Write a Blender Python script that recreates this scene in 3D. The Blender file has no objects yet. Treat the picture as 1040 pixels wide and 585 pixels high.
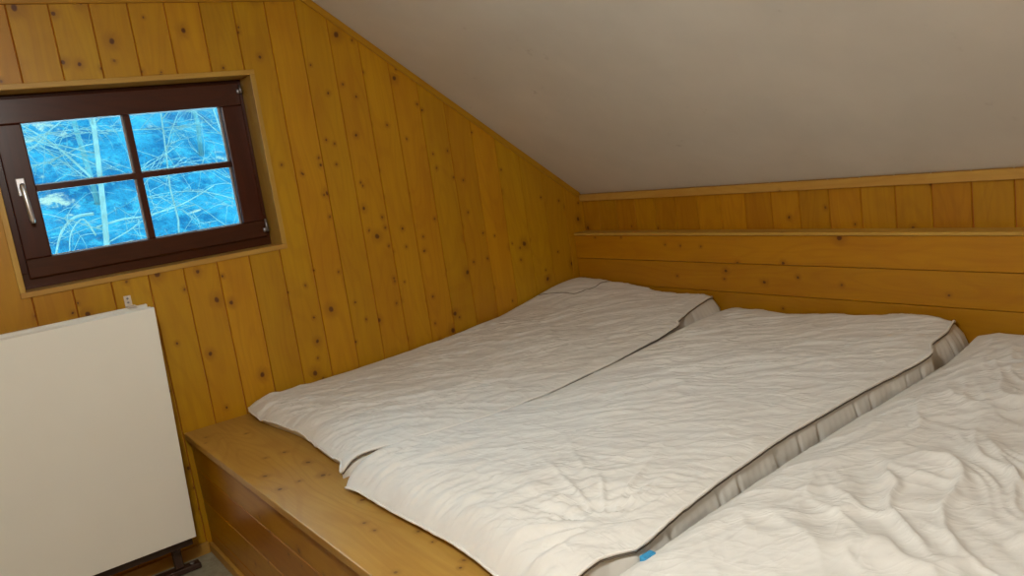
import bpy, bmesh, math, random
import numpy as np
from mathutils import Vector, Matrix

SC = bpy.context.scene
COL = SC.collection
random.seed(7)

# ------------------------------------------------------------------ camera
CAM = Vector((3.1619, -2.7174, 1.3564))
r = Vector((0.58914743, 0.79564944, -0.14088035))
u = Vector((-0.0531057, 0.21210175, 0.97580358))
fw = Vector((-0.80627855, 0.56741062, -0.16721273))
cd = bpy.data.cameras.new('camera')
cam = bpy.data.objects.new('camera', cd)
COL.objects.link(cam)
M = Matrix(((r.x, u.x, -fw.x, CAM.x), (r.y, u.y, -fw.y, CAM.y), (r.z, u.z, -fw.z, CAM.z), (0, 0, 0, 1)))
cam.matrix_world = M
cd.sensor_width = 36.0
cd.sensor_fit = 'HORIZONTAL'
cd.lens = 819.0 / 1040.0 * 36.0
cd.clip_start = 0.02
SC.camera = cam

# ------------------------------------------------------------------ world, light, exposure
w = bpy.data.worlds.new('sky')
SC.world = w
w.use_nodes = True
nt = w.node_tree
nt.nodes.clear()
out = nt.nodes.new('ShaderNodeOutputWorld')
bg = nt.nodes.new('ShaderNodeBackground')
bg.inputs[0].default_value = (0.42, 0.78, 1.0, 1)
bg.inputs[1].default_value = 12.5
nt.links.new(bg.outputs[0], out.inputs[0])

SC.view_settings.view_transform = 'Standard'
SC.view_settings.look = 'None'
SC.view_settings.gamma = 1.0
SC.view_settings.use_curve_mapping = False
SC.view_settings.exposure = 0.0

LAMP = (2.50, -2.70, 1.98)
LAMP_POWER = 64.0
LAMP_COL = (1.0, 1.0, 0.95)
ld = bpy.data.lights.new('ceiling_bulb', 'POINT')
ld.energy = LAMP_POWER
ld.color = LAMP_COL
ld.shadow_soft_size = 0.11
lo = bpy.data.objects.new('ceiling_bulb', ld)
lo.location = LAMP
COL.objects.link(lo)


# ------------------------------------------------------------------ node helpers
class NT:
    def __init__(s, name):
        s.m = bpy.data.materials.new(name)
        s.m.use_nodes = True
        s.t = s.m.node_tree
        s.t.nodes.clear()
        s.out = s.n('ShaderNodeOutputMaterial')

    def n(s, kind, **kw):
        nd = s.t.nodes.new(kind)
        for k, v in kw.items():
            setattr(nd, k, v)
        return nd

    def l(s, a, b):
        s.t.links.new(a, b)

    def inp(s, sock, v):
        if hasattr(v, 'is_output') or isinstance(v, bpy.types.NodeSocket):
            s.l(v, sock)
        else:
            sock.default_value = v

    def math(s, op, a, b=0.0, c=None, clamp=False):
        nd = s.n('ShaderNodeMath', operation=op, use_clamp=clamp)
        s.inp(nd.inputs[0], a)
        s.inp(nd.inputs[1], b)
        if c is not None:
            s.inp(nd.inputs[2], c)
        return nd.outputs[0]

    def noise(s, vec, scale, detail=3.0, rough=0.5, dist=0.0):
        nd = s.n('ShaderNodeTexNoise')
        s.inp(nd.inputs['Vector'], vec)
        nd.inputs['Scale'].default_value = scale
        nd.inputs['Detail'].default_value = detail
        nd.inputs['Roughness'].default_value = rough
        nd.inputs['Distortion'].default_value = dist
        return nd.outputs[0]

    def comb(s, x, y, z=0.0):
        nd = s.n('ShaderNodeCombineXYZ')
        s.inp(nd.inputs[0], x)
        s.inp(nd.inputs[1], y)
        s.inp(nd.inputs[2], z)
        return nd.outputs[0]

    def sstep(s, v, a, b, lo=0.0, hi=1.0):
        nd = s.n('ShaderNodeMapRange', interpolation_type='SMOOTHSTEP')
        s.inp(nd.inputs[0], v)
        s.inp(nd.inputs[1], a)
        s.inp(nd.inputs[2], b)
        s.inp(nd.inputs[3], lo)
        s.inp(nd.inputs[4], hi)
        return nd.outputs[0]

    def mix(s, f, a, b, mode='MIX'):
        nd = s.n('ShaderNodeMix', data_type='RGBA', blend_type=mode)
        s.inp(nd.inputs[0], f)
        s.inp(nd.inputs[6], a)
        s.inp(nd.inputs[7], b)
        return nd.outputs[2]

    def bsdf(s, col, rough=0.5, spec=0.5, metal=0.0, bump=None, bstr=0.3, bdist=0.002, coat=0.0, sheen=0.0):
        p = s.n('ShaderNodeBsdfPrincipled')
        s.inp(p.inputs['Base Color'], col)
        s.inp(p.inputs['Roughness'], rough)
        p.inputs['Specular IOR Level'].default_value = spec
        p.inputs['Metallic'].default_value = metal
        p.inputs['Coat Weight'].default_value = coat
        p.inputs['Coat Roughness'].default_value = 0.25
        p.inputs['Sheen Weight'].default_value = sheen
        if bump is not None:
            b = s.n('ShaderNodeBump')
            b.inputs['Strength'].default_value = bstr
            b.inputs['Distance'].default_value = bdist
            s.l(bump, b.inputs['Height'])
            s.l(b.outputs[0], p.inputs['Normal'])
        s.l(p.outputs[0], s.out.inputs[0])
        return s.m


def c4(c):
    return (c[0], c[1], c[2], 1.0)


def wood(name, base, dark, knot=(0.09, 0.022, 0.004), rough=0.42, knotted=0.5, grain=1.0, kscale=7.0, ksize=0.85):
    """varnished spruce; UV: u across, v along the board in metres, second UV map: board tone"""
    t = NT(name)
    uv = t.n('ShaderNodeUVMap', uv_map='UVMap')
    tone = t.n('ShaderNodeUVMap', uv_map='tone')
    s1 = t.n('ShaderNodeSeparateXYZ')
    t.l(uv.outputs[0], s1.inputs[0])
    s2 = t.n('ShaderNodeSeparateXYZ')
    t.l(tone.outputs[0], s2.inputs[0])
    U, V = s1.outputs[0], s1.outputs[1]
    # knots
    vo = t.n('ShaderNodeTexVoronoi', voronoi_dimensions='2D')
    vo.inputs['Scale'].default_value = kscale
    vo.inputs['Randomness'].default_value = 1.0
    wn = t.noise(t.comb(U, V), 30.0, 2.0)
    kv = t.comb(t.math('ADD', U, t.math('MULTIPLY', t.math('SUBTRACT', wn, 0.5), 0.012)), t.math('MULTIPLY', V, 0.85))
    t.l(kv, vo.inputs['Vector'])
    dm = t.math('DIVIDE', vo.outputs['Distance'], kscale)
    s3 = t.n('ShaderNodeSeparateColor')
    t.l(vo.outputs['Color'], s3.inputs[0])
    on = t.math('LESS_THAN', s3.outputs[0], knotted)
    rad = t.math('MULTIPLY', ksize, t.math('ADD', 0.004, t.math('MULTIPLY', t.math('POWER', s3.outputs[1], 2.0), 0.0095)))
    core = t.math('MULTIPLY', t.sstep(dm, t.math('MULTIPLY', rad, 1.15), t.math('MULTIPLY', rad, 0.6)), on)
    halo = t.math('MULTIPLY', t.sstep(dm, t.math('MULTIPLY', rad, 4.2), rad), on)
    # grain: long stretched lines, pushed aside by the knots
    wob = t.noise(t.comb(t.math('MULTIPLY', U, 6.0), t.math('MULTIPLY', V, 1.6)), 1.0, 2.0)
    push = t.math('ADD', t.math('MULTIPLY', wob, 0.10), t.math('MULTIPLY', halo, 0.012))
    gu = t.math('ADD', U, push)
    g1 = t.noise(t.comb(t.math('MULTIPLY', gu, 95.0), t.math('MULTIPLY', V, 1.2)), 1.0, 4.0, 0.6)
    g2 = t.noise(t.comb(t.math('MULTIPLY', gu, 34.0), t.math('MULTIPLY', V, 0.9)), 1.0, 2.0, 0.5)
    blot = t.noise(t.comb(t.math('MULTIPLY', U, 9.0), t.math('MULTIPLY', V, 3.0)), 1.0, 3.0, 0.55)
    g = t.math('ADD', t.math('MULTIPLY', g1, 0.55), t.math('MULTIPLY', g2, 0.45))
    gs = t.sstep(g, 0.40, 0.62, 0.0, 0.55 * grain)
    col = t.mix(gs, c4(base), c4(dark))
    col = t.mix(t.sstep(blot, 0.35, 0.75, 0.0, 0.38), col, c4([dark[0] * .95, dark[1] * .85, dark[2] * .8]))
    fig = t.noise(t.comb(t.math('ADD', t.math('MULTIPLY', U, 7.0), t.math('MULTIPLY', halo, .15)), t.math('MULTIPLY', V, 1.3)), 1.0, 1.0, 0.4)
    fig = t.math('SINE', t.math('MULTIPLY', fig, 70.0))
    col = t.mix(t.sstep(fig, .2, 1.0, 0.0, 0.30 * grain), col, c4([dark[0] * .85, dark[1] * .75, dark[2] * .7]))
    vo2 = t.n('ShaderNodeTexVoronoi', voronoi_dimensions='2D')
    vo2.inputs['Scale'].default_value = kscale * 1.9
    t.l(kv, vo2.inputs['Vector'])
    s4 = t.n('ShaderNodeSeparateColor')
    t.l(vo2.outputs['Color'], s4.inputs[0])
    d2 = t.math('DIVIDE', vo2.outputs['Distance'], kscale * 1.9)
    on2 = t.math('LESS_THAN', s4.outputs[0], knotted * .22)
    sm2 = t.math('MULTIPLY', t.sstep(d2, .0065, .002), on2)
    hl2 = t.math('MULTIPLY', t.sstep(d2, .020, .004), on2)
    halo = t.math('MAXIMUM', halo, hl2)
    core = t.math('MAXIMUM', core, t.math('MULTIPLY', sm2, .8))
    br = t.math('ADD', 0.92, t.math('MULTIPLY', s2.outputs[0], 0.16))
    hs = t.n('ShaderNodeHueSaturation')
    t.l(col, hs.inputs['Color'])
    t.l(br, hs.inputs['Value'])
    t.l(t.math('ADD', 0.494, t.math('MULTIPLY', s2.outputs[1], 0.012)), hs.inputs['Hue'])
    col = hs.outputs[0]
    col = t.mix(t.math('MULTIPLY', halo, 0.42), col, c4([dark[0] * .62, dark[1] * .5, dark[2] * .5]))
    col = t.mix(t.math('MULTIPLY', core, 0.9), col, c4(knot))
    bmp = t.math('ADD', g1, t.math('MULTIPLY', wn, 0.4))
    return t.bsdf(col, rough, 0.45, bump=bmp, bstr=0.12, bdist=0.001)


def plain(name, col, rough=0.5, spec=0.5, metal=0.0, nscale=40.0, var=0.08, bstr=0.08):
    t = NT(name)
    tc = t.n('ShaderNodeTexCoord')
    nz = t.noise(tc.outputs['Object'], nscale, 3.0)
    c = t.mix(t.sstep(nz, 0.3, 0.7), c4([x * (1 - var) for x in col]), c4([min(1, x * (1 + var)) for x in col]))
    return t.bsdf(c, rough, spec, metal, bump=nz, bstr=bstr, bdist=0.001)


def fabric(name, col, rough=0.9, fine=420.0, var=0.03, crease=0.0):
    t = NT(name)
    tc = t.n('ShaderNodeTexCoord')
    P = tc.outputs['Object']
    a = t.noise(P, 9.0, 4.0, 0.6)
    b = t.noise(P, fine, 2.0)
    c = t.mix(t.sstep(a, 0.3, 0.7), c4([x * (1 - var) for x in col]), c4([min(1, x * (1 + var)) for x in col]))
    h = t.math('MULTIPLY', b, 0.06)
    for ang, wl, ln, wt in ((54, .055, .20, .8), (88, .045, .13, .6), (15, .05, .16, .5)):
        mp = t.n('ShaderNodeMapping', vector_type='TEXTURE')
        t.l(P, mp.inputs[0])
        mp.inputs['Rotation'].default_value = (0, 0, math.radians(ang))
        mp.inputs['Scale'].default_value = (ln, wl, 1.0)
        nn = t.noise(mp.outputs[0], 1.0, 2.0, 0.5, 0.7)
        rd = t.math('SUBTRACT', 1.0, t.math('MULTIPLY', t.math('ABSOLUTE', t.math('SUBTRACT', nn, 0.5)), 5.0), clamp=True)
        h = t.math('ADD', h, t.math('MULTIPLY', t.math('POWER', rd, 1.5), wt * crease))
    return t.bsdf(c, rough, 0.2, bump=h, bstr=0.5, bdist=0.0035, sheen=0.1)


M_wall = wood('spruce_wall', (0.54, 0.275, 0.003), (0.40, 0.165, 0.001), knotted=0.75, grain=.5)
M_knee = wood('spruce_knee_wall', (0.47, 0.215, 0.002), (0.35, 0.135, 0.001), knotted=0.45, kscale=6.0, grain=.6)
M_head = wood('spruce_headboard', (0.48, 0.225, 0.002), (0.37, 0.145, 0.001), knotted=0.42, grain=0.5, kscale=6.0)
M_trim = wood('spruce_trim', (0.55, 0.325, 0.060), (0.46, 0.240, 0.035), knotted=0.12, grain=0.6)
M_slopetrim = wood('spruce_slope_trim', (0.47, 0.225, 0.006), (0.37, 0.150, 0.003), knotted=0.12, grain=0.6)
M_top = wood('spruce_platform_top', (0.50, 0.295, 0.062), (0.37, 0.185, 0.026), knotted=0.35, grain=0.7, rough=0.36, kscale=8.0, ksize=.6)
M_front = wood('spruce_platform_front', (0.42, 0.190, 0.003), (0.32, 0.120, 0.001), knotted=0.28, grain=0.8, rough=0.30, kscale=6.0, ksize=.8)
M_maho = wood('mahogany_window', (0.070, 0.014, 0.003), (0.045, 0.009, 0.002), knotted=0.0, rough=0.3)
M_gap = plain('dark_groove', (0.34, 0.075, 0.018), 0.8, 0.2)
M_white = plain('white_table_laminate', (0.88, 0.87, 0.80), 0.42, 0.4, nscale=3.0, var=0.015, bstr=0.02)
M_white2 = plain('white_table_edge', (0.85, 0.83, 0.76), 0.4, 0.4, nscale=20, var=0.02)
M_legs = plain('dark_brown_metal', (0.045, 0.022, 0.014), 0.35, 0.5)
M_latch = plain('pale_plastic', (0.66, 0.58, 0.50), 0.35, 0.5)
M_metal = plain('brushed_silver', (0.80, 0.80, 0.82), 0.30, 0.5, metal=0.75, var=0.03)
M_dmetal = plain('dark_steel', (0.30, 0.29, 0.30), 0.4, 0.5, metal=0.8)
M_seal = plain('pale_glazing_bead', (0.42, 0.36, 0.34), 0.4, 0.5)
M_quilt = fabric('quilted_white_cotton', (0.80, 0.79, 0.76), crease=1.0)
M_side = fabric('grey_ribbed_side', (0.80, 0.785, 0.74), fine=300)
M_pipew = fabric('white_piping', (0.86, 0.84, 0.80))
M_pipeg = fabric('grey_piping', (0.17, 0.145, 0.12))
M_blue = plain('blue_cloth_tag', (0.05, 0.32, 0.62), 0.6, 0.3)
M_bark = plain('pale_bark', (0.080, 0.125, 0.115), 0.8, 0.2, nscale=12, var=0.15)
M_barkd = plain('dim_bark', (0.03, 0.10, 0.11), 0.8, 0.2, nscale=12, var=0.2)
M_bounce = plain('pale_bounce_ground', (0.80, 0.80, 0.76), 0.9, 0.1, nscale=30, var=0.12)  # pale tone made up so the unseen ground reflects skylight indoors
M_shade = plain('opal_glass_shade', (0.85, 0.82, 0.76), 0.3, 0.5)


def mk_plaster():
    t = NT('white_plaster')
    tc = t.n('ShaderNodeTexCoord')
    P = tc.outputs['Object']
    a = t.noise(P, 2.2, 4.0, 0.6)
    b = t.noise(P, 60.0, 3.0)
    # a few small scuffs
    sc = t.noise(P, 5.5, 2.0, 0.5, 0.6)
    sc2 = t.noise(P, 28.0, 3.0, 0.7)
    m = t.math('MULTIPLY', t.sstep(sc, 0.66, 0.76), t.sstep(sc2, 0.52, 0.66))
    c = t.mix(t.sstep(a, 0.3, 0.75), c4((0.62, 0.575, 0.50)), c4((0.68, 0.63, 0.55)))
    c = t.mix(t.math('MULTIPLY', m, 0.35), c, c4((0.36, 0.30, 0.24)))
    return t.bsdf(c, 0.85, 0.2, bump=b, bstr=0.1, bdist=0.001)


def mk_floor():
    t = NT('grey_green_floor')
    tc = t.n('ShaderNodeTexCoord')
    P = tc.outputs['Object']
    a = t.noise(P, 25.0, 5.0, 0.7)
    c = t.mix(t.sstep(a, 0.35, 0.65), c4((0.30, 0.28, 0.19)), c4((0.40, 0.375, 0.27)))
    return t.bsdf(c, 0.5, 0.4, bump=a, bstr=0.08, bdist=0.001)


def mk_hill():
    t = NT('wooded_slope')
    tc = t.n('ShaderNodeTexCoord')
    P = tc.outputs['Object']
    a = t.noise(P, 1.3, 6.0, 0.72)
    b = t.noise(P, 6.0, 4.0, 0.7)
    c = t.noise(P, 1.9, 3.0, 0.6, 0.4)
    col = t.mix(t.sstep(a, 0.38, 0.62), c4((0.003, 0.036, 0.070)), c4((0.012, 0.090, 0.125)))
    col = t.mix(t.sstep(b, 0.50, 0.70, 0.0, 0.7), col, c4((0.022, 0.120, 0.140)))
    col = t.mix(t.math('MULTIPLY', t.sstep(c, 0.58, 0.66), t.sstep(b, 0.42, 0.6)), col, c4((0.15, 0.145, 0.11)))
    return t.bsdf(col, 1.0, 0.0, bump=b, bstr=0.6, bdist=0.2)


def mk_glass():
    t = NT('window_glass')
    tr = t.n('ShaderNodeBsdfTransparent')
    tr.inputs[0].default_value = (0.93, 0.97, 0.97, 1)
    gl = t.n('ShaderNodeBsdfGlossy')
    gl.inputs['Roughness'].default_value = 0.02
    fr = t.n('ShaderNodeFresnel')
    fr.inputs[0].default_value = 1.45
    mx = t.n('ShaderNodeMixShader')
    t.l(fr.outputs[0], mx.inputs[0])
    t.l(tr.outputs[0], mx.inputs[1])
    t.l(gl.outputs[0], mx.inputs[2])
    t.l(mx.outputs[0], t.out.inputs[0])
    return t.m


M_plaster, M_floor, M_hill, M_glass = mk_plaster(), mk_floor(), mk_hill(), mk_glass()


# ------------------------------------------------------------------ mesh helpers
class MB:
    """collects polygons with wood UVs (u across, v along) and a board tone"""

    def __init__(s):
        s.v, s.f, s.uv, s.tn, s.mi = [], [], [], [], []

    def poly(s, pts, uvs=None, tone=(0.5, 0.5), mi=0):
        b = len(s.v)
        s.v += [tuple(p) for p in pts]
        s.f.append(tuple(range(b, b + len(pts))))
        s.uv.append(uvs if uvs else [(0.0, 0.0)] * len(pts))
        s.tn.append(tone)
        s.mi.append(mi)

    def box(s, a, b, along=2, tone=None, off=None, mi=0, bev=0.0):
        tone = tone or (random.random(), random.random())
        off = off or (random.uniform(0, 50), random.uniform(0, 50))
        lo = [min(a[i], b[i]) for i in range(3)]
        hi = [max(a[i], b[i]) for i in range(3)]
        bm = bmesh.new()
        bmesh.ops.create_cube(bm, size=1.0)
        for vv in bm.verts:
            for i in range(3):
                vv.co[i] = (lo[i] + hi[i]) / 2 + vv.co[i] * (hi[i] - lo[i])
        if bev > 0:
            bmesh.ops.bevel(bm, geom=list(bm.edges), offset=bev, segments=2, affect='EDGES', profile=0.5)
        s.add_bm(bm, along, tone, off, mi)

    def add_bm(s, bm, along=2, tone=None, off=None, mi=0):
        tone = tone or (random.random(), random.random())
        off = off or (random.uniform(0, 50), random.uniform(0, 50))
        bm.normal_update()
        oth = [i for i in range(3) if i != along]
        for f in bm.faces:
            n = f.normal
            k = oth[0] if abs(n[oth[1]]) >= abs(n[oth[0]]) else oth[1]
            s.poly([v.co[:] for v in f.verts], [(v.co[k] + off[0], v.co[along] + off[1]) for v in f.verts], tone, mi)
        bm.free()

    def build(s, name, mats, parent=None, smooth=False):
        me = bpy.data.meshes.new(name)
        me.from_pydata(s.v, [], s.f)
        l1 = me.uv_layers.new(name='UVMap')
        l2 = me.uv_layers.new(name='tone')
        k = 0
        for i, f in enumerate(s.f):
            for j in range(len(f)):
                l1.data[k].uv = s.uv[i][j]
                l2.data[k].uv = s.tn[i]
                k += 1
        mats = mats if isinstance(mats, (list, tuple)) else [mats]
        for m in mats:
            me.materials.append(m)
        me.polygons.foreach_set('material_index', s.mi)
        bm = bmesh.new()
        bm.from_mesh(me)
        bmesh.ops.remove_doubles(bm, verts=bm.verts, dist=1e-6)
        bm.to_mesh(me)
        bm.free()
        if smooth:
            me.polygons.foreach_set('use_smooth', [True] * len(me.polygons))
        return link(name, me, parent)


def link(name, me, parent=None):
    o = bpy.data.objects.new(name, me)
    COL.objects.link(o)
    if parent is not None:
        o.parent = parent
        o.matrix_parent_inverse = Matrix.Translation(-Vector(parent.location))
    return o


def tag(o, label=None, cat=None, group=None, kind=None):
    for k, v in (('label', label), ('category', cat), ('group', group), ('kind', kind)):
        if v:
            o[k] = v
    return o


def empty(name, loc, label, cat, group=None):
    o = bpy.data.objects.new(name, None)
    o.location = loc
    o.empty_display_size = 0.1
    COL.objects.link(o)
    return tag(o, label, cat, group)


def tube(name, pts, rad, mat, parent=None, seg=8, closed=False):
    """tube along a polyline; rad is a number or one number per point"""
    P = [Vector(p) for p in pts]
    n = len(P)
    rr = rad if isinstance(rad, (list, tuple)) else [rad] * n
    bm = bmesh.new()
    rings = []
    ref = None
    for i in range(n):
        t = (P[min(i + 1, n - 1)] - P[max(i - 1, 0)])
        if t.length < 1e-9:
            t = Vector((0, 0, 1))
        t.normalize()
        if ref is None:
            ref = t.orthogonal().normalized()
        ref = (ref - t * ref.dot(t)).normalized()
        b = t.cross(ref)
        rings.append([bm.verts.new(P[i] + (ref * math.cos(2 * math.pi * k / seg) + b * math.sin(2 * math.pi * k / seg)) * rr[i]) for k in range(seg)])
    for i in range(n - 1):
        for k in range(seg):
            bm.faces.new((rings[i][k], rings[i][(k + 1) % seg], rings[i + 1][(k + 1) % seg], rings[i + 1][k]))
    bm.faces.new(rings[0][::-1])
    bm.faces.new(rings[-1])
    return bm, name, mat, parent


def finish(bm, name, mat, parent=None, smooth=True):
    me = bpy.data.meshes.new(name)
    bmesh.ops.recalc_face_normals(bm, faces=bm.faces)
    bm.to_mesh(me)
    bm.free()
    me.materials.append(mat)
    if smooth:
        me.polygons.foreach_set('use_smooth', [True] * len(me.polygons))
    return link(name, me, parent)


def tube_obj(*a, **k):
    return finish(*tube(*a, **k))


def merge(dst, src):
    tmp = bpy.data.meshes.new('tmp')
    src.to_mesh(tmp)
    src.free()
    dst.from_mesh(tmp)
    bpy.data.meshes.remove(tmp)


# ------------------------------------------------------------------ room shell
RX, RY = 4.70, -4.30          # right wall and back wall of the room
ZK, YK = 1.084, 0.02          # where the sloping ceiling meets the knee wall
YF, ZF = -1.335, 2.105        # where the sloping ceiling meets the flat one
PW = 0.125                    # board pitch
WIN_Y0, WIN_Y1, WIN_Z0, WIN_Z1 = -2.500, -1.560, 1.098, 1.802


def ztop(y):
    return ZF if y <= YF else ZF + (ZK - ZF) * (y - YF) / (YK - YF)


def box_obj(name, a, b, mat, kind='structure', along=0, bev=0.0):
    m = MB()
    m.box(a, b, along, bev=bev)
    o = m.build(name, mat)
    if kind:
        o['kind'] = kind
    return o


box_obj('floor', (-0.25, RY - 0.1, -0.12), (RX + 0.1, 0.3, 0.0), M_floor)

# sloping + flat ceiling, one slab
bm = bmesh.new()
prof = [(RY - 0.1, ZF), (YF, ZF), (YK + 0.2, ztop(YK + 0.2)), (YK + 0.2, ztop(YK + 0.2) + 0.25), (YF, ZF + 0.2), (RY - 0.1, ZF + 0.2)]
va = [bm.verts.new((-0.2, y, z)) for y, z in prof]
vb = [bm.verts.new((RX + 0.1, y, z)) for y, z in prof]
bm.faces.new(va)
bm.faces.new(vb[::-1])
for i in range(6):
    j = (i + 1) % 6
    bm.faces.new((va[i], vb[i], vb[j], va[j]))
o = finish(bm, 'ceiling', M_plaster, smooth=False)
o['kind'] = 'structure'


def new_look():
    return (random.random(), random.random()), random.uniform(0, 60), random.uniform(0, 60)


def board_col(m, place, a0, a1, zb, zt, look=None, cut=(False, False), ch=0.0032, dep=0.0045):
    """one tongue-and-groove board: chamfered long edges; place(a, z, d) -> point; a runs across"""
    tone, ou, ov = look or new_look()
    xs = [(a0, -dep), (a0 + 0.0009, -dep), (a0 + ch, 0.0), (a1 - ch, 0.0), (a1 - 0.0009, -dep), (a1, -dep)]
    if cut[0]:
        xs = [(a0, 0.0)] + xs[3:]
    if cut[1]:
        xs = xs[:-3] + [(a1, 0.0)]
    for i in range(len(xs) - 1):
        (p, dp), (q, dq) = xs[i], xs[i + 1]
        zt0, zt1 = (zt(p), zt(q)) if callable(zt) else (zt, zt)
        zb0, zb1 = (zb(p), zb(q)) if callable(zb) else (zb, zb)
        # split at the knee of the profile so that long boards stay planar
        pts = [place(p, zb0, dp), place(q, zb1, dq), place(q, zt1, dq), place(p, zt0, dp)]
        uv = [(p + ou, zb0 + ov), (q + ou, zb1 + ov), (q + ou, zt1 + ov), (p + ou, zt0 + ov)]
        m.poly(pts, uv, tone, 1 if dp < -.004 and dq < -.004 else 0)


# gable wall (left in the photo), boards cut around the window
m = MB()
place = lambda y, z, d: (d, y, z)
k = -1
while True:
    y1 = -0.219 + 2 * PW - k * PW
    y0 = y1 - PW
    k += 1
    y1c, y0c = min(y1, YK + 0.01), max(y0, RY)
    if y1c <= RY:
        break
    if y1c <= y0c:
        continue
    # cut the board where the window opening begins or ends across it
    cuts = sorted({y0c, y1c} | {c for c in (WIN_Y0, WIN_Y1) if y0c < c < y1c})
    lk = new_look()
    for a, b in zip(cuts[:-1], cuts[1:]):
        ct = (a in (WIN_Y0, WIN_Y1), b in (WIN_Y0, WIN_Y1))
        mid = (a + b) / 2
        if WIN_Y0 < mid < WIN_Y1:
            board_col(m, place, a, b, 0.0, WIN_Z0, lk, ct)
            board_col(m, place, a, b, WIN_Z1, ztop, lk, ct)
        else:
            board_col(m, place, a, b, 0.0, ztop, lk, ct)
# masonry behind the boards, in four blocks round the opening
for a, b in (((-0.22, RY, 0), (-0.006, WIN_Y0 + .004, 2.3)), ((-0.22, WIN_Y1 - .004, 0), (-0.006, 0.2, 2.3)),
             ((-0.22, WIN_Y0, 0), (-0.006, WIN_Y1, WIN_Z0 + .004)), ((-0.22, WIN_Y0, WIN_Z1 - .004), (-0.006, WIN_Y1, 2.3))):
    m.box(a, b, 2, mi=1)
o = m.build('wall_gable', [M_wall, M_gap])
o['kind'] = 'structure'

# knee wall under the slope (behind the headboard)
m = MB()
place = lambda x, z, d: (x, YK - d, z)
x = 1.530 - 13 * 0.128
while x < RX:
    a, b = max(x, 0.0), min(x + 0.128, RX)
    if b > a:
        board_col(m, place, a, b, 0.0, ZK + 0.02)
    x += 0.128
m.box((-0.2, YK + 0.006, 0), (RX + 0.1, YK + 0.2, ZK + 0.1), 2, mi=1)
o = m.build('wall_knee', [M_knee, M_gap])
o['kind'] = 'structure'

# the two walls behind the photographer
m = MB()
place = lambda y, z, d: (RX - d, y, z)
y = RY
while y < YK:
    board_col(m, place, y, min(y + PW, YK), 0.0, ztop)
    y += PW
m.box((RX + 0.006, RY, 0), (RX + 0.1, YK + .2, 2.2), 2, mi=1)
o = m.build('wall_right', [M_wall, M_gap])
o['kind'] = 'structure'
m = MB()
place = lambda x, z, d: (x, RY + d, z)
x = 0.0
while x < RX:
    board_col(m, place, x, min(x + PW, RX), 0.0, ZF)
    x += PW
m.box((-0.2, RY - 0.1, 0), (RX + 0.1, RY - 0.006, 2.2), 2, mi=1)
o = m.build('wall_back', [M_wall, M_gap])
o['kind'] = 'structure'


# trims
def beam(m, p, q, up, wid, thick, out_dir):
    """batten from p to q; 'up' is the direction of its width, out_dir the direction it stands out"""
    p, q, up, n = Vector(p), Vector(q), Vector(up).normalized(), Vector(out_dir).normalized()
    t = (q - p)
    L = t.length
    t.normalize()
    bm = bmesh.new()
    c = []
    for s in (0, L):
        for (a, b) in ((0, 0), (wid, 0), (wid, thick), (0, thick)):
            c.append(bm.verts.new(p + t * s + up * a + n * b))
    F = [(0, 1, 2, 3), (7, 6, 5, 4), (0, 4, 5, 1), (1, 5, 6, 2), (2, 6, 7, 3), (3, 7, 4, 0)]
    for f in F:
        bm.faces.new([c[i] for i in f])
    bmesh.ops.recalc_face_normals(bm, faces=bm.faces)
    bmesh.ops.bevel(bm, geom=list(bm.edges), offset=0.0025, segments=2, affect='EDGES', profile=0.5)
    bm.normal_update()
    tone, ou, ov = (random.random(), random.random()), random.uniform(0, 50), random.uniform(0, 50)
    for f in bm.faces:
        k = up if abs(f.normal.dot(n)) > 0.5 else n
        m.poly([v.co[:] for v in f.verts], [((v.co - p).dot(k) + ou, (v.co - p).dot(t) + ov) for v in f.verts], tone)
    bm.free()


m = MB()
beam(m, (0.0, YK - 0.001, ZK - 0.036), (RX, YK - 0.001, ZK - 0.036), (0, 0, 1), 0.034, 0.014, (0, -1, 0))
o = m.build('trim_knee', M_trim)
o['kind'] = 'structure'
m = MB()
sl = Vector((0, YK - YF, ZK - ZF)).normalized()
pn = Vector((0, sl.z, -sl.y))          # downwards from the slope, into the room
p0 = Vector((0.0, YF, ZF)) + pn * 0.001
p1 = Vector((0.0, YK - 0.014, ztop(YK - 0.014))) + pn * 0.001
beam(m, p0, p1, pn, 0.026, 0.013, (1, 0, 0))
o = m.build('trim_slope', M_slopetrim)
o['kind'] = 'structure'
m = MB()
beam(m, (0.0, RY, ZF - 0.050), (0.0, YF - 0.004, ZF - 0.050), (0, 0, 1), 0.049, 0.013, (1, 0, 0))
o = m.build('trim_top', M_slopetrim)
o['kind'] = 'structure'
m = MB()
beam(m, (0.0, RY, 0.0), (0.0, -2.090, 0.0), (0, 0, 1), 0.045, 0.014, (1, 0, 0))
o = m.build('baseboard_gable', M_trim)
o['kind'] = 'structure'

# ------------------------------------------------------------------ window
LT = 0.019
wx = 'window_liner'
win = bpy.data.objects.new('window_1', None)
win.location = (-0.12, -2.03, 1.10)
COL.objects.link(win)
win['kind'] = 'structure'


def wpart(name, boxes, mat, bev=0.002, parent=None):
    m = MB()
    for a, b, al in boxes:
        m.box(a, b, al, bev=bev)
    return m.build(name, mat, parent or win)


# spruce liner, its edge shows as a thin light rim round the opening
tl = 0.0
y0, y1, z0, z1 = WIN_Y0, WIN_Y1, WIN_Z0, WIN_Z1
wpart('window_liner', [((-0.20, y0, z1 - LT), (0.006, y1, z1), 1), ((-0.20, y0, z0), (0.008, y1, z0 + LT), 1),
                       ((-0.20, y0, z0 + LT), (0.006, y0 + LT, z1 - LT), 2), ((-0.20, y1 - LT, z0 + LT), (0.006, y1, z1 - LT), 2)], M_trim)
iy0, iy1, iz0, iz1 = y0 + LT, y1 - LT, z0 + LT, z1 - LT
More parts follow.
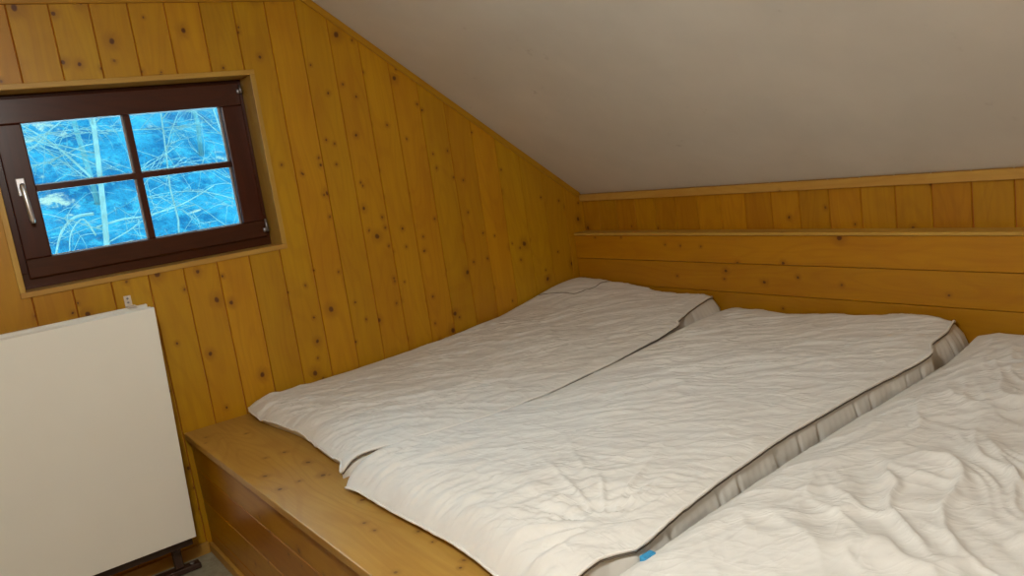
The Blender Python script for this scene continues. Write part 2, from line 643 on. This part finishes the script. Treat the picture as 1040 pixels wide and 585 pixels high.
# fixed frame
FX0, FX1 = -0.185, -0.118
fwid = 0.055
wpart('window_frame', [((FX0, iy0, iz1 - 0.045), (FX1, iy1, iz1), 1), ((FX0, iy0, iz0), (FX1, iy1, iz0 + fwid), 1),
                       ((FX0, iy0, iz0 + fwid), (FX1, iy0 + fwid, iz1 - 0.045), 2), ((FX0, iy1 - fwid, iz0 + fwid), (FX1, iy1, iz1 - 0.045), 2)], M_maho)
# opening sash
sy0, sy1, sz0, sz1 = -2.452, -1.596, 1.152, 1.770
gy0, gy1, gz0, gz1 = -2.368, -1.680, 1.220, 1.683
SX0, SX1 = -0.160, -0.100
sash = wpart('sash', [((SX0, sy0, gz1), (SX1, sy1, sz1), 1), ((SX0, sy0, sz0), (SX1, sy1, gz0), 1),
                      ((SX0, sy0, gz0), (SX1, gy0, gz1), 2), ((SX0, gy1, gz0), (SX1, sy1, gz1), 2)], M_maho, bev=0.004)
my, mz, mw = -2.026, 1.4585, 0.011
wpart('muntin', [((-0.146, my - mw, gz0), (-0.112, my + mw, gz1), 2), ((-0.146, gy0, mz - mw), (-0.1125, gy1, mz + mw), 1)], M_maho, bev=0.003)
wpart('glass', [((-0.142, gy0 - .005, gz0 - .005), (-0.138, gy1 + .005, gz1 + .005), 2)], M_glass, bev=0)
bd = 0.006
beads = []
for (a, b) in ((gy0, my - mw), (my + mw, gy1)):
    for (c, d) in ((gz0, mz - mw), (mz + mw, gz1)):
        beads += [((-0.137, b - bd, c), (-0.126, b, d), 2), ((-0.137, a, c), (-0.126, a + bd * .5, d), 2), ((-0.137, a, c), (-0.126, b, c + bd * .6), 1)]
wpart('glazing_bead', beads, M_seal, bev=0.001)
# handle
hroot = wpart('handle', [((-0.100, -2.426, 1.438), (-0.092, -2.398, 1.500), 2)], M_metal, bev=0.003)
bmh, *_ = tube('lever', [(-0.094, -2.412, 1.469), (-0.060, -2.412, 1.469)], 0.0075, None, seg=14)
b2, *_ = tube('lever', [(-0.060, -2.412, 1.478), (-0.056, -2.412, 1.468), (-0.052, -2.411, 1.44), (-0.050, -2.409, 1.40), (-0.051, -2.407, 1.355), (-0.053, -2.406, 1.342)],
              [0.007, 0.0095, 0.0085, 0.0080, 0.0085, 0.006], None, seg=14)
merge(bmh, b2)
lev = finish(bmh, 'lever', M_metal, hroot)
lev.matrix_parent_inverse = Matrix.Identity(4)
# hinges: lower corner hinge and upper stay
for (hz, hh, rr) in ((1.172, 0.052, 0.006), (1.728, 0.030, 0.006)):
    bmh, *_ = tube('hinge', [(-0.092, -1.594, hz), (-0.092, -1.594, hz + hh * .5), (-0.092, -1.5945, hz + hh)], [rr * 1.3, rr, rr * .7], None, seg=12)
    b = bmesh.new()
    bmesh.ops.create_cube(b, size=1.0, matrix=Matrix.Translation((-0.1, -1.598, hz + .008)) @ Matrix.Diagonal((.014, .022, .018, 1)))
    bmesh.ops.bevel(b, geom=list(b.edges), offset=.002, segments=1, affect='EDGES')
    merge(bmh, b)
    finish(bmh, 'hinge', M_dmetal, win)

# ------------------------------------------------------------------ outside the window
bm = bmesh.new()
N1, N2 = 30, 30
gv = []
for i in range(N1 + 1):
    row = []
    for j in range(N2 + 1):
        x_ = -0.6 - 17 * i / N1
        y_ = -12 + 26 * j / N2
        h_ = -0.9 if x_ > -3 else -0.9 + (-3 - x_) * 0.62
        row.append(bm.verts.new((x_, y_, h_ + 0.18 * math.sin(x_ * 2.1 + y_) * math.cos(y_ * 1.3))))
    gv.append(row)
for i in range(N1):
    for j in range(N2):
        bm.faces.new((gv[i][j], gv[i + 1][j], gv[i + 1][j + 1], gv[i][j + 1]))
o = finish(bm, 'ground_slope', M_hill)
o['kind'] = 'structure'


bm = bmesh.new()
gv = [[bm.verts.new((-0.23 - 5.4 * i / 12, -9 + 17 * j / 16, -0.60 + 1.12 * (i / 12) ** 1.15 + .03 * math.sin(i * 1.7 + j))) for j in range(17)] for i in range(13)]
for i in range(12):
    for j in range(16):
        bm.faces.new((gv[i][j], gv[i + 1][j], gv[i + 1][j + 1], gv[i][j + 1]))
o = finish(bm, 'ground_bounce', M_bounce)  # pale ground out of view, added to bounce skylight up to the ceiling
o['kind'] = 'structure'


def hill_z(x_, y_):
    return (-0.9 if x_ > -3 else -0.9 + (-3 - x_) * 0.62) + 0.18 * math.sin(x_ * 2.1 + y_) * math.cos(y_ * 1.3)


def grow(dst, p, d, L, rad, depth, rnd, droop=0.0):
    n = 7
    pts, rads = [p.copy()], [rad]
    dd = d.normalized()
    for i in range(n):
        dd = (dd + Vector((rnd.gauss(0, .10), rnd.gauss(0, .13), rnd.gauss(0, .11) - droop))).normalized()
        pts.append(pts[-1] + dd * (L / n))
        rads.append(rad * (1 - .75 * (i + 1) / n))
    b, *_ = tube('b', pts, rads, None, seg=5)
    merge(dst, b)
    if depth > 0:
        for q in range(rnd.randint(3, 4) + (depth > 1)):
            i = rnd.randint(1, n - 1)
            a = rnd.uniform(0, 2 * math.pi)
            side = Vector((math.cos(a) * .6, math.sin(a), rnd.uniform(-.5, .7)))
            grow(dst, pts[i], (dd * .5 + side).normalized(), L * rnd.uniform(.45, .75), max(rads[i] * .6, .0030), depth - 1, rnd, droop * 1.5)


def bare_tree(label, x_, y_, hgt, rad, seed, mat, lean=(0, 0), nb=13, group=None, zrange=(.25, .98), bl=0.9, extra=None):
    rnd = random.Random(seed)
    base = Vector((x_, y_, hill_z(x_, y_) - .05))
    t = empty('bare_tree', base, label, 'tree', group)
    pts, rads = [], []
    for i in range(13):
        s = i / 12
        pts.append(base + Vector((lean[0] * s + rnd.gauss(0, .012), lean[1] * s + rnd.gauss(0, .012), hgt * s)))
        rads.append(rad * (1 - .7 * s))
    tube_obj('trunk', pts, rads, mat, t, seg=8)
    bm = bmesh.new()
    for q in range(nb):
        s = rnd.uniform(*zrange)
        i = s * 12
        i0 = min(int(i), 11)
        p = pts[i0].lerp(pts[i0 + 1], i - i0)
        a = rnd.uniform(0, 2 * math.pi)
        d = Vector((math.cos(a) * .5, math.sin(a), rnd.uniform(-.1, .9)))
        grow(bm, p, d, bl * rnd.uniform(.6, 1.2), .0058, 2, rnd, .02)
    if extra:
        for pl, r0 in extra:
            b, *_ = tube('b', pl, [r0 * (1 - .6 * i / (len(pl) - 1)) for i in range(len(pl))], None, seg=6)
            merge(bm, b)
    finish(bm, 'branches', mat, t)
    return t


def arc(pts, n=14):
    P = [Vector(p) for p in pts]
    res = []
    for i in range(len(P) - 1):
        a, b, c, d = P[max(i - 1, 0)], P[i], P[i + 1], P[min(i + 2, len(P) - 1)]
        for k in range(n):
            s = k / n
            res.append(0.5 * ((2 * b) + (c - a) * s + (2 * a - 5 * b + 4 * c - d) * s * s + (3 * b - a - 3 * c + d) * s ** 3))
    res.append(P[-1])
    return res


ex = [(arc([(-4.0, -1.60, 1.33), (-4.02, -1.74, 1.32), (-3.95, -1.86, 1.22), (-3.9, -1.94, 1.05), (-3.9, -1.98, .9)], 6), .013),
      (arc([(-4.0, -1.60, 1.22), (-4.05, -1.40, 1.25), (-4.1, -1.2, 1.25), (-4.1, -.9, 1.3), (-4.1, -.6, 1.42)], 6), .010),
      (arc([(-4.0, -1.62, 1.16), (-3.9, -1.7, 1.3), (-3.8, -1.82, 1.2), (-3.8, -1.86, 1.02)], 6), .008),
      (arc([(-4.0, -1.55, 1.6), (-4.1, -1.75, 1.9), (-4.2, -1.95, 2.1)], 6), .012)]
bare_tree('slim pale trunk seen through the left panes, its low branches arching', -4.0, -1.74, 5.2, .028, 3, M_bark, (0, .62), 24, extra=ex)
bare_tree('bare shrub of pale crossing twigs behind the upper right pane', -4.6, -.15, 3.6, .012, 11, M_bark, (.1, -.35), 30, bl=1.2, zrange=(.2, .95))
bare_tree('bare shrub of thin arching twigs behind the lower right pane', -5.2, -.75, 3.9, .010, 21, M_bark, (.2, .2), 30, bl=1.2)
bare_tree('bluish thin tree farther up the wooded slope, behind the pale trunk', -6.8, -1.1, 5.0, .030, 31, M_barkd, (0, -.3), 30, bl=1.4)
bare_tree('bluish thin tree farther up the wooded slope, right of the mullion', -7.5, .3, 5.0, .030, 41, M_barkd, (0, .2), 30, bl=1.4)

# ------------------------------------------------------------------ sleeping platform
BZ = 0.486
PX1 = RX - 0.02
plat = empty('sleeping_platform', (0.0, -1.0, 0.0), 'long built-in varnished spruce sleeping platform under the white mattresses', 'bed platform')
m = MB()
ys = [-2.100, -1.955, -1.80, -1.55, -1.30, -1.05, -0.8, -0.55, -0.3, -0.064]
seams = [(-2.092, -1.7205), (-1.7195, -1.3405), (-1.3395, -0.9005), (-0.8995, -0.4605), (-0.4595, -0.064)]
for a, b in seams:
    m.box((0.004, a, BZ - 0.026), (PX1, b, BZ), 0, bev=0.003)
m.build('top_board', M_top, plat)
m = MB()
place = lambda a, x_, d: (x_, -2.075 - d, a)      # boards run along x, stacked in z
for zb_, zt_ in ((0.0, 0.085), (0.085, 0.211), (0.211, 0.337), (0.337, 0.460)):
    tone = (random.random(), random.random())
    ou, ov = random.uniform(0, 60), random.uniform(0, 60)
    xs = [(zb_, .0025), (zb_ + .003, 0), (zt_ - .003, 0), (zt_, .0025)]
    for (a, da), (b, db) in zip(xs[:-1], xs[1:]):
        m.poly([(0.004, -2.075 + da, a), (PX1, -2.075 + da, a), (PX1, -2.075 + db, b), (0.004, -2.075 + db, b)],
               [(a + ou, 0 + ov), (a + ou, PX1 + ov), (b + ou, PX1 + ov), (b + ou, 0 + ov)], tone)
m.box((0.004, -2.067, 0.0), (PX1, -2.05, 0.458), 0)
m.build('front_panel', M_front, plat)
m = MB()
beam(m, (0.004, -2.075, 0.0), (PX1, -2.075, 0.0), (0, 0, 1), 0.038, 0.014, (0, -1, 0))
m.build('plinth_strip', M_trim, plat)

# headboard: three horizontal planks and a ledge board on top
hb = empty('headboard', (0.0, -0.03, BZ), 'low horizontal-plank spruce headboard with a ledge, along the knee wall', 'headboard')
HF = -0.063
for zb_, zt_ in ((BZ, 0.519), (0.519, 0.642), (0.642, 0.766), (0.766, 0.883)):
    m = MB()
    m.box((0.003, HF, zb_ + .0008), (PX1, HF + .02, zt_ - .0008), 0, bev=0.0028)
    m.build('plank', M_head, hb)
m = MB()
m.box((0.003, HF - 0.002, 0.8835), (PX1, YK - 0.002, 0.896), 0, bev=0.003)
m.build('ledge_board', M_trim, hb)


# ------------------------------------------------------------------ mattresses
def hsh(ix, iy, seed):
    n = (ix * 374761393 + iy * 668265263 + seed * 1442695041) & 0xFFFFFFFF
    n = ((n ^ (n >> 13)) * 1274126177) & 0xFFFFFFFF
    n = n ^ (n >> 16)
    return (n & 0xFFFFFF) / float(0xFFFFFF)


def vnoise(x_, y_, seed=0):
    x_, y_ = np.asarray(x_, float), np.asarray(y_, float)
    ix, iy = np.floor(x_).astype(np.int64), np.floor(y_).astype(np.int64)
    fx, fy = x_ - ix, y_ - iy
    fx, fy = fx * fx * fx * (fx * (fx * 6 - 15) + 10), fy * fy * fy * (fy * (fy * 6 - 15) + 10)
    a, b, c, d = hsh(ix, iy, seed), hsh(ix + 1, iy, seed), hsh(ix, iy + 1, seed), hsh(ix + 1, iy + 1, seed)
    return ((a * (1 - fx) + b * fx) * (1 - fy) + (c * (1 - fx) + d * fx) * fy) * 2 - 1


def fbm(x_, y_, seed, oct=3):
    s, a = 0, 1.0
    for k in range(oct):
        s = s + a * vnoise(x_ * 2 ** k + 17.3 * k, y_ * 2 ** k + 9.1 * k, seed + k)
        a *= .5
    return s / 1.75


def creases(X, Y, ang, wl, length, seed, warp=.05, sharp=2.0):
    """soft ridges running in direction ang (radians), spaced about wl"""
    wx_ = X + warp * fbm(X * 3, Y * 3, seed + 50, 2) + .12 * warp * fbm(X * 11, Y * 11, seed + 70, 2)
    wy_ = Y + warp * fbm(X * 3 + 5, Y * 3 + 8, seed + 60, 2) + .12 * warp * fbm(X * 11, Y * 11, seed + 80, 2)
    p = wx_ * math.cos(ang) + wy_ * math.sin(ang)
    q = -wx_ * math.sin(ang) + wy_ * math.cos(ang)
    n = fbm(p / length, q / wl, seed, 2)
    return (1 - np.abs(n)) ** sharp


def sm(x_, a, b):
    t = np.clip((x_ - a) / (b - a), 0, 1)
    return t * t * (3 - 2 * t)


def lerp_tab(v, tab):
    xs, ys_ = zip(*tab)
    return np.interp(v, xs, ys_)


def mattress(label, xl, xr, yf, yb, height, wrinkle, seed, drop_l, drop_r, skirt_r, front_wave=0.0, nx=170, ny=320, side_ext=0.0, pipe='grey', bow=None):
    """xl, xr: edge position as a function of y; yf: front edge as a function of s in 0..1;
    height(x, y): top above the platform; drop_l / drop_r: how far the cover sinks at its sides"""
    t = empty('mattress', (float(xl(-1.0)) * .5 + float(xr(-1.0)) * .5, -1.0, BZ), label, 'mattress', 'white quilted mattresses on the platform')
    s = np.linspace(0, 1, nx)
    v = np.linspace(0, 1, ny) ** 1.0
    Sg, Vg = np.meshgrid(s, v, indexing='ij')
    Y0 = yf(Sg)
    Y = Y0 + (yb - Y0) * Vg
    XL, XR = xl(Y), xr(Y)
    X = XL + (XR - XL) * Sg
    H = height(X, Y)
    df = (Y - Y0)                              # distance from the front edge
    dl, dr = X - XL, XR - X
    # cover thins out to the lip at the front
    lip = 0.020 + front_wave * np.clip(0.55 + 0.7 * fbm(X * 13, X * 0, seed + 3, 2), 0, 1)
    k = 1 - np.exp(-df / 0.055)
    k = k * (1 - .0 * df)
    Z = lip + (H - lip) * np.clip(k, 0, 1)
    Z -= drop_l(Y) * np.exp(-(dl / .028)) + drop_r(Y) * np.exp(-(dr / .022))
    Z -= 0.012 * np.exp(-((yb - Y) / .03))
    edge = sm(np.minimum(np.minimum(dl, dr), df), 0.0, 0.05)
    W = wrinkle(X, Y)
    Z = Z + W * (0.25 + 0.75 * edge)
    Z = np.maximum(Z, 0.006)
    me = bpy.data.meshes.new('cover')
    co = np.stack([X, Y, BZ + Z], -1).reshape(-1, 3)
    idx = np.arange(nx * ny).reshape(nx, ny)
    f = np.stack([idx[:-1, :-1], idx[1:, :-1], idx[1:, 1:], idx[:-1, 1:]], -1).reshape(-1, 4)
    # underside, one lip thickness below, so that the cover is a closed sheet
    th = 0.006
    co2 = co.copy()
    inset = np.stack([X, Y, BZ + np.maximum(Z - th, 0.002)], -1).reshape(-1, 3)
    co2[:] = inset
    n0 = nx * ny
    f2 = f[:, ::-1] + n0
    ring = np.concatenate([idx[:, 0], idx[-1, 1:], idx[-2::-1, -1], idx[0, -2:0:-1]])
    nxt = np.roll(ring, -1)
    f3 = np.stack([ring, ring + n0, nxt + n0, nxt], -1)
    me.from_pydata(np.concatenate([co, co2]).tolist(), [], np.concatenate([f, f2, f3]).tolist())
    me.materials.append(M_quilt)
    me.polygons.foreach_set('use_smooth', [True] * len(me.polygons))
    link('cover', me, t)
    # ribbed side band: right, front, left, back
    G = co.reshape(nx, ny, 3)
    rim = np.concatenate([G[::-1, 0][: nx - 1], G[0, :-1], G[:-1, -1], G[-1, ::-1]])
    nR = len(rim)
    cen = np.array([t.location.x, t.location.y])
    d = np.roll(rim, -1, 0)[:, :2] - np.roll(rim, 1, 0)[:, :2]
    L = np.linalg.norm(d, axis=1)
    L[L == 0] = 1
    nrm = np.stack([-d[:, 1], d[:, 0]], -1) / L[:, None]
    # outwards
    sgn = np.sign(((rim[:, :2] - cen) * nrm).sum(1))
    nrm *= sgn[:, None]
    arcl = np.cumsum(np.linalg.norm(np.diff(rim[:, :2], axis=0, prepend=rim[:1, :2]), axis=1))
    onright = np.zeros(nR)
    onright[-ny:] = 1
    rows = 7
    verts, faces = [], []
    for rI in range(rows):
        q = rI / (rows - 1)                    # 0 = under the piping, 1 = on the platform
        rib = 0.0007 * np.sin(arcl * 2 * math.pi / 0.0125 * 0.5 + 1.2 * np.sin(arcl * 9)) * math.sin(math.pi * q)
        bul = np.where(onright > 0, skirt_r(rim[:, 1]) * math.sin(q * math.pi * 0.62), -0.012 + 0.006 * math.sin(math.pi * q))
        fold = (0.004 * vnoise(arcl * 14, np.full(nR, q * 1.5), seed + 5) - .009 * np.exp(-(((arcl + .035 * np.sin(arcl * 21) + .02 * q) % .125 - .05) / .008) ** 2)) * math.sin(math.pi * q)
        base = -0.004
        off = base + bul + rib + fold
        zz = (rim[:, 2] - BZ - 0.004) * (1 - q) + 0.0008 * q
        P = np.stack([rim[:, 0] + nrm[:, 0] * off, rim[:, 1] + nrm[:, 1] * off, BZ + zz], -1)
        P[:, 0] = np.maximum(P[:, 0], 0.006)
        P[:, 1] = np.minimum(P[:, 1], -0.068)
        verts.append(P)
    verts = np.concatenate(verts)
    for rI in range(rows - 1):
        a = np.arange(nR - 1) + rI * nR
        faces.append(np.stack([a, a + nR, a + nR + 1, a + 1], -1))
    me = bpy.data.meshes.new('side_band')
    me.from_pydata(verts.tolist(), [], np.concatenate(faces).tolist())
    me.materials.append(M_side)
    me.polygons.foreach_set('use_smooth', [True] * len(me.polygons))
    link('side_band', me, t)
    # piping: white lip on the front, grey cord along the right side
    st = 2
    fr = [tuple(p + np.array([0, -0.002, -0.003])) for p in G[::st, 0]]
    tube_obj('front_piping', fr, 0.0038, M_pipew, t, seg=8)
    rt = [tuple(p + np.array([0.001, 0, -0.0055])) for p in G[-1, ::3]]
    tube_obj('side_piping', rt, 0.0024, M_pipeg, t, seg=8)
    rt2 = [tuple(p + np.array([0.001, 0, 0.0015])) for p in G[-1, ::3]]
    tube_obj('edge_piping', rt2, 0.0040, M_pipew, t, seg=8)
    return t, G


# quilting stitches: faint pinched dots on a loose grid
def quilt(X, Y, x0_, y0_, step=.16):
    gx = (X - x0_) / step
    gy = (Y - y0_) / step
    cx_, cy_ = np.round(gx), np.round(gy)
    d2 = ((gx - cx_) * step) ** 2 + ((gy - cy_) * step) ** 2
    return -0.0025 * np.exp(-d2 / (2 * .014 ** 2))


# --- mattress against the gable wall
def h1(X, Y):
    left = lerp_tab(Y, [(-1.9, .062), (-1.75, .058), (-1.6, .050), (-1.35, .055), (-1.1, .063), (-.84, .078), (-.72, .09), (-.6, .10), (-.45, .13), (-.26, .172), (-.07, .195)])
    right = lerp_tab(Y, [(-1.9, .080), (-1.5, .086), (-1.0, .096), (-.6, .108), (-.45, .122), (-.3, .135), (-.07, .152)])
    f = sm(X, 0.0, .95) ** .8
    hd = left * (1 - f) + right * f
    # head end dips between its corners
    hd = hd - .012 * sm(Y, -.4, -.07) * np.exp(-((X - .62) / .16) ** 2)
    return hd + .008 * np.sin(np.pi * np.clip(X / .97, 0, 1)) * sm(-Y, .3, .8)


def wr1(X, Y):
    a = creases(X, Y, math.radians(50), .060, .30, 11, .11, 3)
    b = creases(X, Y, math.radians(76), .034, .18, 12, .08, 3)
    c = fbm(X * 5, Y * 5, 13)
    fr = creases(X, Y, math.radians(88), .030, .25, 14, .03) * sm(-Y, 1.55, 1.85)
    m_ = .5 + .5 * np.clip(fbm(X * 2.3, Y * 2.3, 15) + .4, 0, 1)
    return (.0105 * a + .0055 * b) * m_ + .005 * c + .008 * fr + quilt(X, Y, .08, -1.75)


E1 = [(-1.9, 1.000), (-1.85, 1.000), (-1.80, 1.030), (-1.72, 1.085), (-1.45, 1.140), (-1.22, 1.150), (-.9, 1.110), (-.49, 1.032), (-.455, 1.026), (-.43, .995), (-.3, .945), (-.09, .890)]
xr1 = lambda Y: lerp_tab(Y, E1)
xl1 = lambda Y: np.full_like(np.asarray(Y, float), .014)
yf1 = lambda S: -1.850 - .012 * np.sin(S * 9) - .035 * sm(S, .93, 1.0) + .012 * (1 - sm(S, 0, .08))
m1, G1 = mattress('white quilted mattress lying against the panelled wall that holds the window', xl1, xr1, yf1, -0.086, h1, wr1, 100,
                  lambda Y: .004 + 0 * Y, lambda Y: .006 + 0 * Y, lambda Y: .001 + .045 * sm(Y, -.45, -.1), front_wave=.016)


# turned corner of the cover at the head end, with its own line of piping
cp = arc([(.03, -.36, 0), (.112, -.335, 0), (.175, -.318, 0), (.236, -.308, 0), (.266, -.27, 0), (.275, -.21, 0), (.268, -.14, 0), (.267, -.098, 0)], 5)
flat = G1.reshape(-1, 3)
cpz = []
for p in cp:
    q = flat[np.argmin((flat[:, 0] - p.x) ** 2 + (flat[:, 1] - p.y) ** 2)]
    cpz.append((p.x, p.y, float(q[2]) + .0005))
tube_obj('corner_piping', cpz, 0.0026, M_pipeg, m1, seg=8)


# --- middle mattress
def h2(X, Y):
    left = lerp_tab(Y, [(-2.0, .080), (-1.5, .088), (-1.0, .096), (-.5, .108), (-.3, .104), (-.07, .104)])
    right = lerp_tab(Y, [(-2.0, .105), (-1.76, .085), (-1.6, .100), (-1.2, .108), (-.5, .110), (-.3, .122), (-.07, .130)])
    f = sm(X, 1.1, 2.0)
    hd = left * (1 - f) + right * f
    hd += -.010 * np.exp(-((X - 1.30) / .12) ** 2) * sm(Y, -.4, -.07) + .010 * np.exp(-((X - 1.76) / .10) ** 2) * sm(Y, -.35, -.07)
    return hd + .010 * np.sin(np.pi * np.clip((X - 1) / .97, 0, 1)) * sm(-Y, .25, .8)


def wr2(X, Y):
    a = creases(X, Y, math.radians(52), .066, .38, 21, .11, 3)
    b = creases(X, Y, math.radians(38), .036, .22, 22, .09, 3)
    c = fbm(X * 4, Y * 4, 23)
    fr = creases(X, Y, math.radians(75), .036, .25, 24, .05) * sm(-Y, 1.35, 1.8)
    m_ = .45 + .55 * np.clip(fbm(X * 2, Y * 2, 25) + .5, 0, 1)
    # folds pulled towards the kink in the right edge
    dx, dy = X - 1.98, Y + 1.74
    rr_ = np.sqrt(dx * dx + dy * dy)
    th = np.arctan2(dy, dx)
    pull = (1 - np.abs(vnoise(th * 5.2, rr_ * 2, 26))) ** 3 * np.exp(-(rr_ / .30) ** 2) * sm(rr_, .01, .10)
    return (.0110 * a + .0060 * b) * m_ + .005 * c + .008 * fr + .012 * pull + quilt(X, Y, 1.1, -1.7)


xl2 = lambda Y: lerp_tab(Y, [(-1.95, 1.115), (-1.90, 1.085), (-1.84, 1.070), (-1.80, 1.065), (-1.72, 1.095), (-1.45, 1.150), (-1.22, 1.160), (-.9, 1.122), (-.52, 1.050), (-.3, .995), (-.07, .965)])
xr2 = lambda Y: lerp_tab(Y, [(-2.0, 2.045), (-1.86, 2.045), (-1.80, 2.050), (-1.755, 2.075), (-1.72, 2.075), (-1.61, 2.058), (-1.46, 2.035), (-1.16, 2.002), (-.84, 1.988), (-.47, 1.990), (-.43, 1.986), (-.36, 1.948), (-.22, 1.932), (-.09, 1.893)])
yf2 = lambda S: -1.905 - .012 * np.sin(S * 7 + .5) - .03 * sm(S, .0, 1.0) - .014 * (1 - sm(S, .0, .1))
m2, G2 = mattress('white quilted mattress in the middle with grey-piped right edge and blue tag', xl2, xr2, yf2, -0.086, h2, wr2, 200,
                  lambda Y: .010 + 0 * Y, lambda Y: .003 + 0 * Y, lambda Y: .012 + .034 * sm(Y, -.42, -.15), front_wave=.003)
# blue cloth tag on the side band of the middle mattress
m = MB()
m.box((2.090, -1.760, BZ + .058), (2.106, -1.728, BZ + .080), 1, bev=.003)
m.build('care_tag', M_blue, m2)


# --- right mattress, heavily creased
def h3(X, Y):
    left = lerp_tab(Y, [(-2.0, .050), (-1.7, .055), (-1.2, .062), (-.6, .064), (-.35, .070), (-.16, .085), (-.07, .095)])
    top = lerp_tab(Y, [(-2.0, .085), (-1.2, .095), (-.6, .095), (-.3, .100), (-.07, .108)])
    f = sm(X, 1.99, 2.16)
    return left * (1 - f) + top * f


def wr3(X, Y):
    g = sm(X, 2.02, 2.35)
    a = creases(X, Y, math.radians(-56), .11, .40, 31, .14, 3.6)
    b = creases(X, Y, math.radians(-25), .075, .24, 32, .14, 3.2)
    d = creases(X, Y, math.radians(58), .095, .40, 35, .12, 3.0)
    c = fbm(X * 5, Y * 5, 33)
    m_ = np.clip(.6 + fbm(X * 1.8, Y * 1.8, 34), .15, 1)
    e = creases(X, Y, math.radians(95), .14, .9, 36, .05, 14)
    return (.0330 * a * m_ + .0180 * b * m_) * g + .0110 * d * (1 - .3 * g) + .0040 * c - .004 * e * (1 - g) + quilt(X, Y, 2.1, -1.7)


xl3 = lambda Y: lerp_tab(Y, [(-2.0, 2.075), (-1.80, 2.085), (-1.70, 2.092), (-1.46, 2.062), (-1.22, 2.036), (-.9, 2.015), (-.6, 2.004), (-.35, 1.998), (-.2, 1.984), (-.09, 1.968)])
xr3 = lambda Y: np.full_like(np.asarray(Y, float), 2.95)
yf3 = lambda S: -1.90 - .012 * np.sin(S * 8 + 2)
m3, G3 = mattress('white quilted mattress at the right edge, with the deepest wavy creases', xl3, xr3, yf3, -0.086, h3, wr3, 300,
                  lambda Y: .006 + 0 * Y, lambda Y: .004 + 0 * Y, lambda Y: .004 + 0 * Y, front_wave=.003, nx=220)

# ------------------------------------------------------------------ folded white table against the gable wall
tb = empty('folded_table', (0.16, -2.50, 0.0), 'white folding table standing folded upright under the window, on dark metal feet', 'table')
TX = 0.20
def leaf(name, x0_, x1_, ytop, ybot, zb_, zt_, mat):
    bm = bmesh.new()
    c = [bm.verts.new((x_, y_, z_)) for x_ in (x0_, x1_) for (y_, z_) in ((-3.05, zb_), (ybot, zb_), (ytop, zt_), (-3.05, zt_))]
    for f in ((0, 1, 2, 3), (7, 6, 5, 4), (0, 4, 5, 1), (1, 5, 6, 2), (2, 6, 7, 3), (3, 7, 4, 0)):
        bm.faces.new([c[i] for i in f])
    bmesh.ops.recalc_face_normals(bm, faces=bm.faces)
    bmesh.ops.bevel(bm, geom=list(bm.edges), offset=.0018, segments=2, affect='EDGES', profile=.5)
    return finish(bm, name, mat, tb, smooth=False)


leaf('front_leaf', TX - .018, TX, -2.136, -2.164, .158, 1.001, M_white)
leaf('inner_leaf', TX - .034, TX - .022, -2.142, -2.178, .162, 1.003, M_white2)
leaf('back_leaf', TX - .062, TX - .044, -2.148, -2.184, .162, 1.012, M_white2)
# latch
m = MB()
m.box((TX - 0.068, -2.213, 0.985), (TX - 0.0645, -2.190, 1.052), 2, bev=0.0015)
m.box((TX - 0.068, -2.213, 1.0125), (TX - 0.030, -2.183, 1.0165), 2, bev=0.001)
la = m.build('latch', M_latch, tb)
for zz in (1.028, 1.042):
    b, *_ = tube('screw', [(TX - 0.0645, -2.2015, zz), (TX - 0.0625, -2.2015, zz)], .0035, None, seg=10)
    sc_ = finish(b, 'screw', M_dmetal, la)
    sc_.matrix_parent_inverse = la.matrix_parent_inverse @ Matrix.Identity(4)
    sc_.matrix_parent_inverse = Matrix.Identity(4)
# leg frame and floor feet
m = MB()
m.box((0.138, -2.98, 0.118), (0.160, -2.172, 0.142), 1, bev=.003)
m.build('lower_rail', M_legs, tb)
for yy in (-2.225, -2.92):
    m = MB()
    m.box((0.085, yy - .015, 0.028), (0.113, yy + .015, 0.60), 2, bev=.003)
    m.build('leg', M_legs, tb)
    m = MB()
    m.box((0.080, yy - .085, 0.004), (0.122, yy + .072, 0.026), 1, bev=.004)
    ft = m.build('foot', M_legs, tb)
    b, *_ = tube('foot_bolt', [(.101, yy + .045, .025), (.101, yy + .045, .030)], .009, None, seg=12)
    fb_ = finish(b, 'foot_bolt', M_dmetal, ft)
    fb_.matrix_parent_inverse = Matrix.Identity(4)
    m = MB()
    m.box((0.100, yy - .010, 0.105), (0.150, yy + .010, 0.125), 0, bev=.002)
    m.build('bracket', M_legs, tb)

# ------------------------------------------------------------------ ceiling lamp over the room (above the frame)
lp = empty('ceiling_lamp', (LAMP[0], LAMP[1], ZF), 'round opal ceiling lamp on the flat ceiling', 'lamp')
b, *_ = tube('rose', [(LAMP[0], LAMP[1], ZF - .001), (LAMP[0], LAMP[1], ZF - .018)], .055, None, seg=32)
finish(b, 'rose', M_metal, lp)
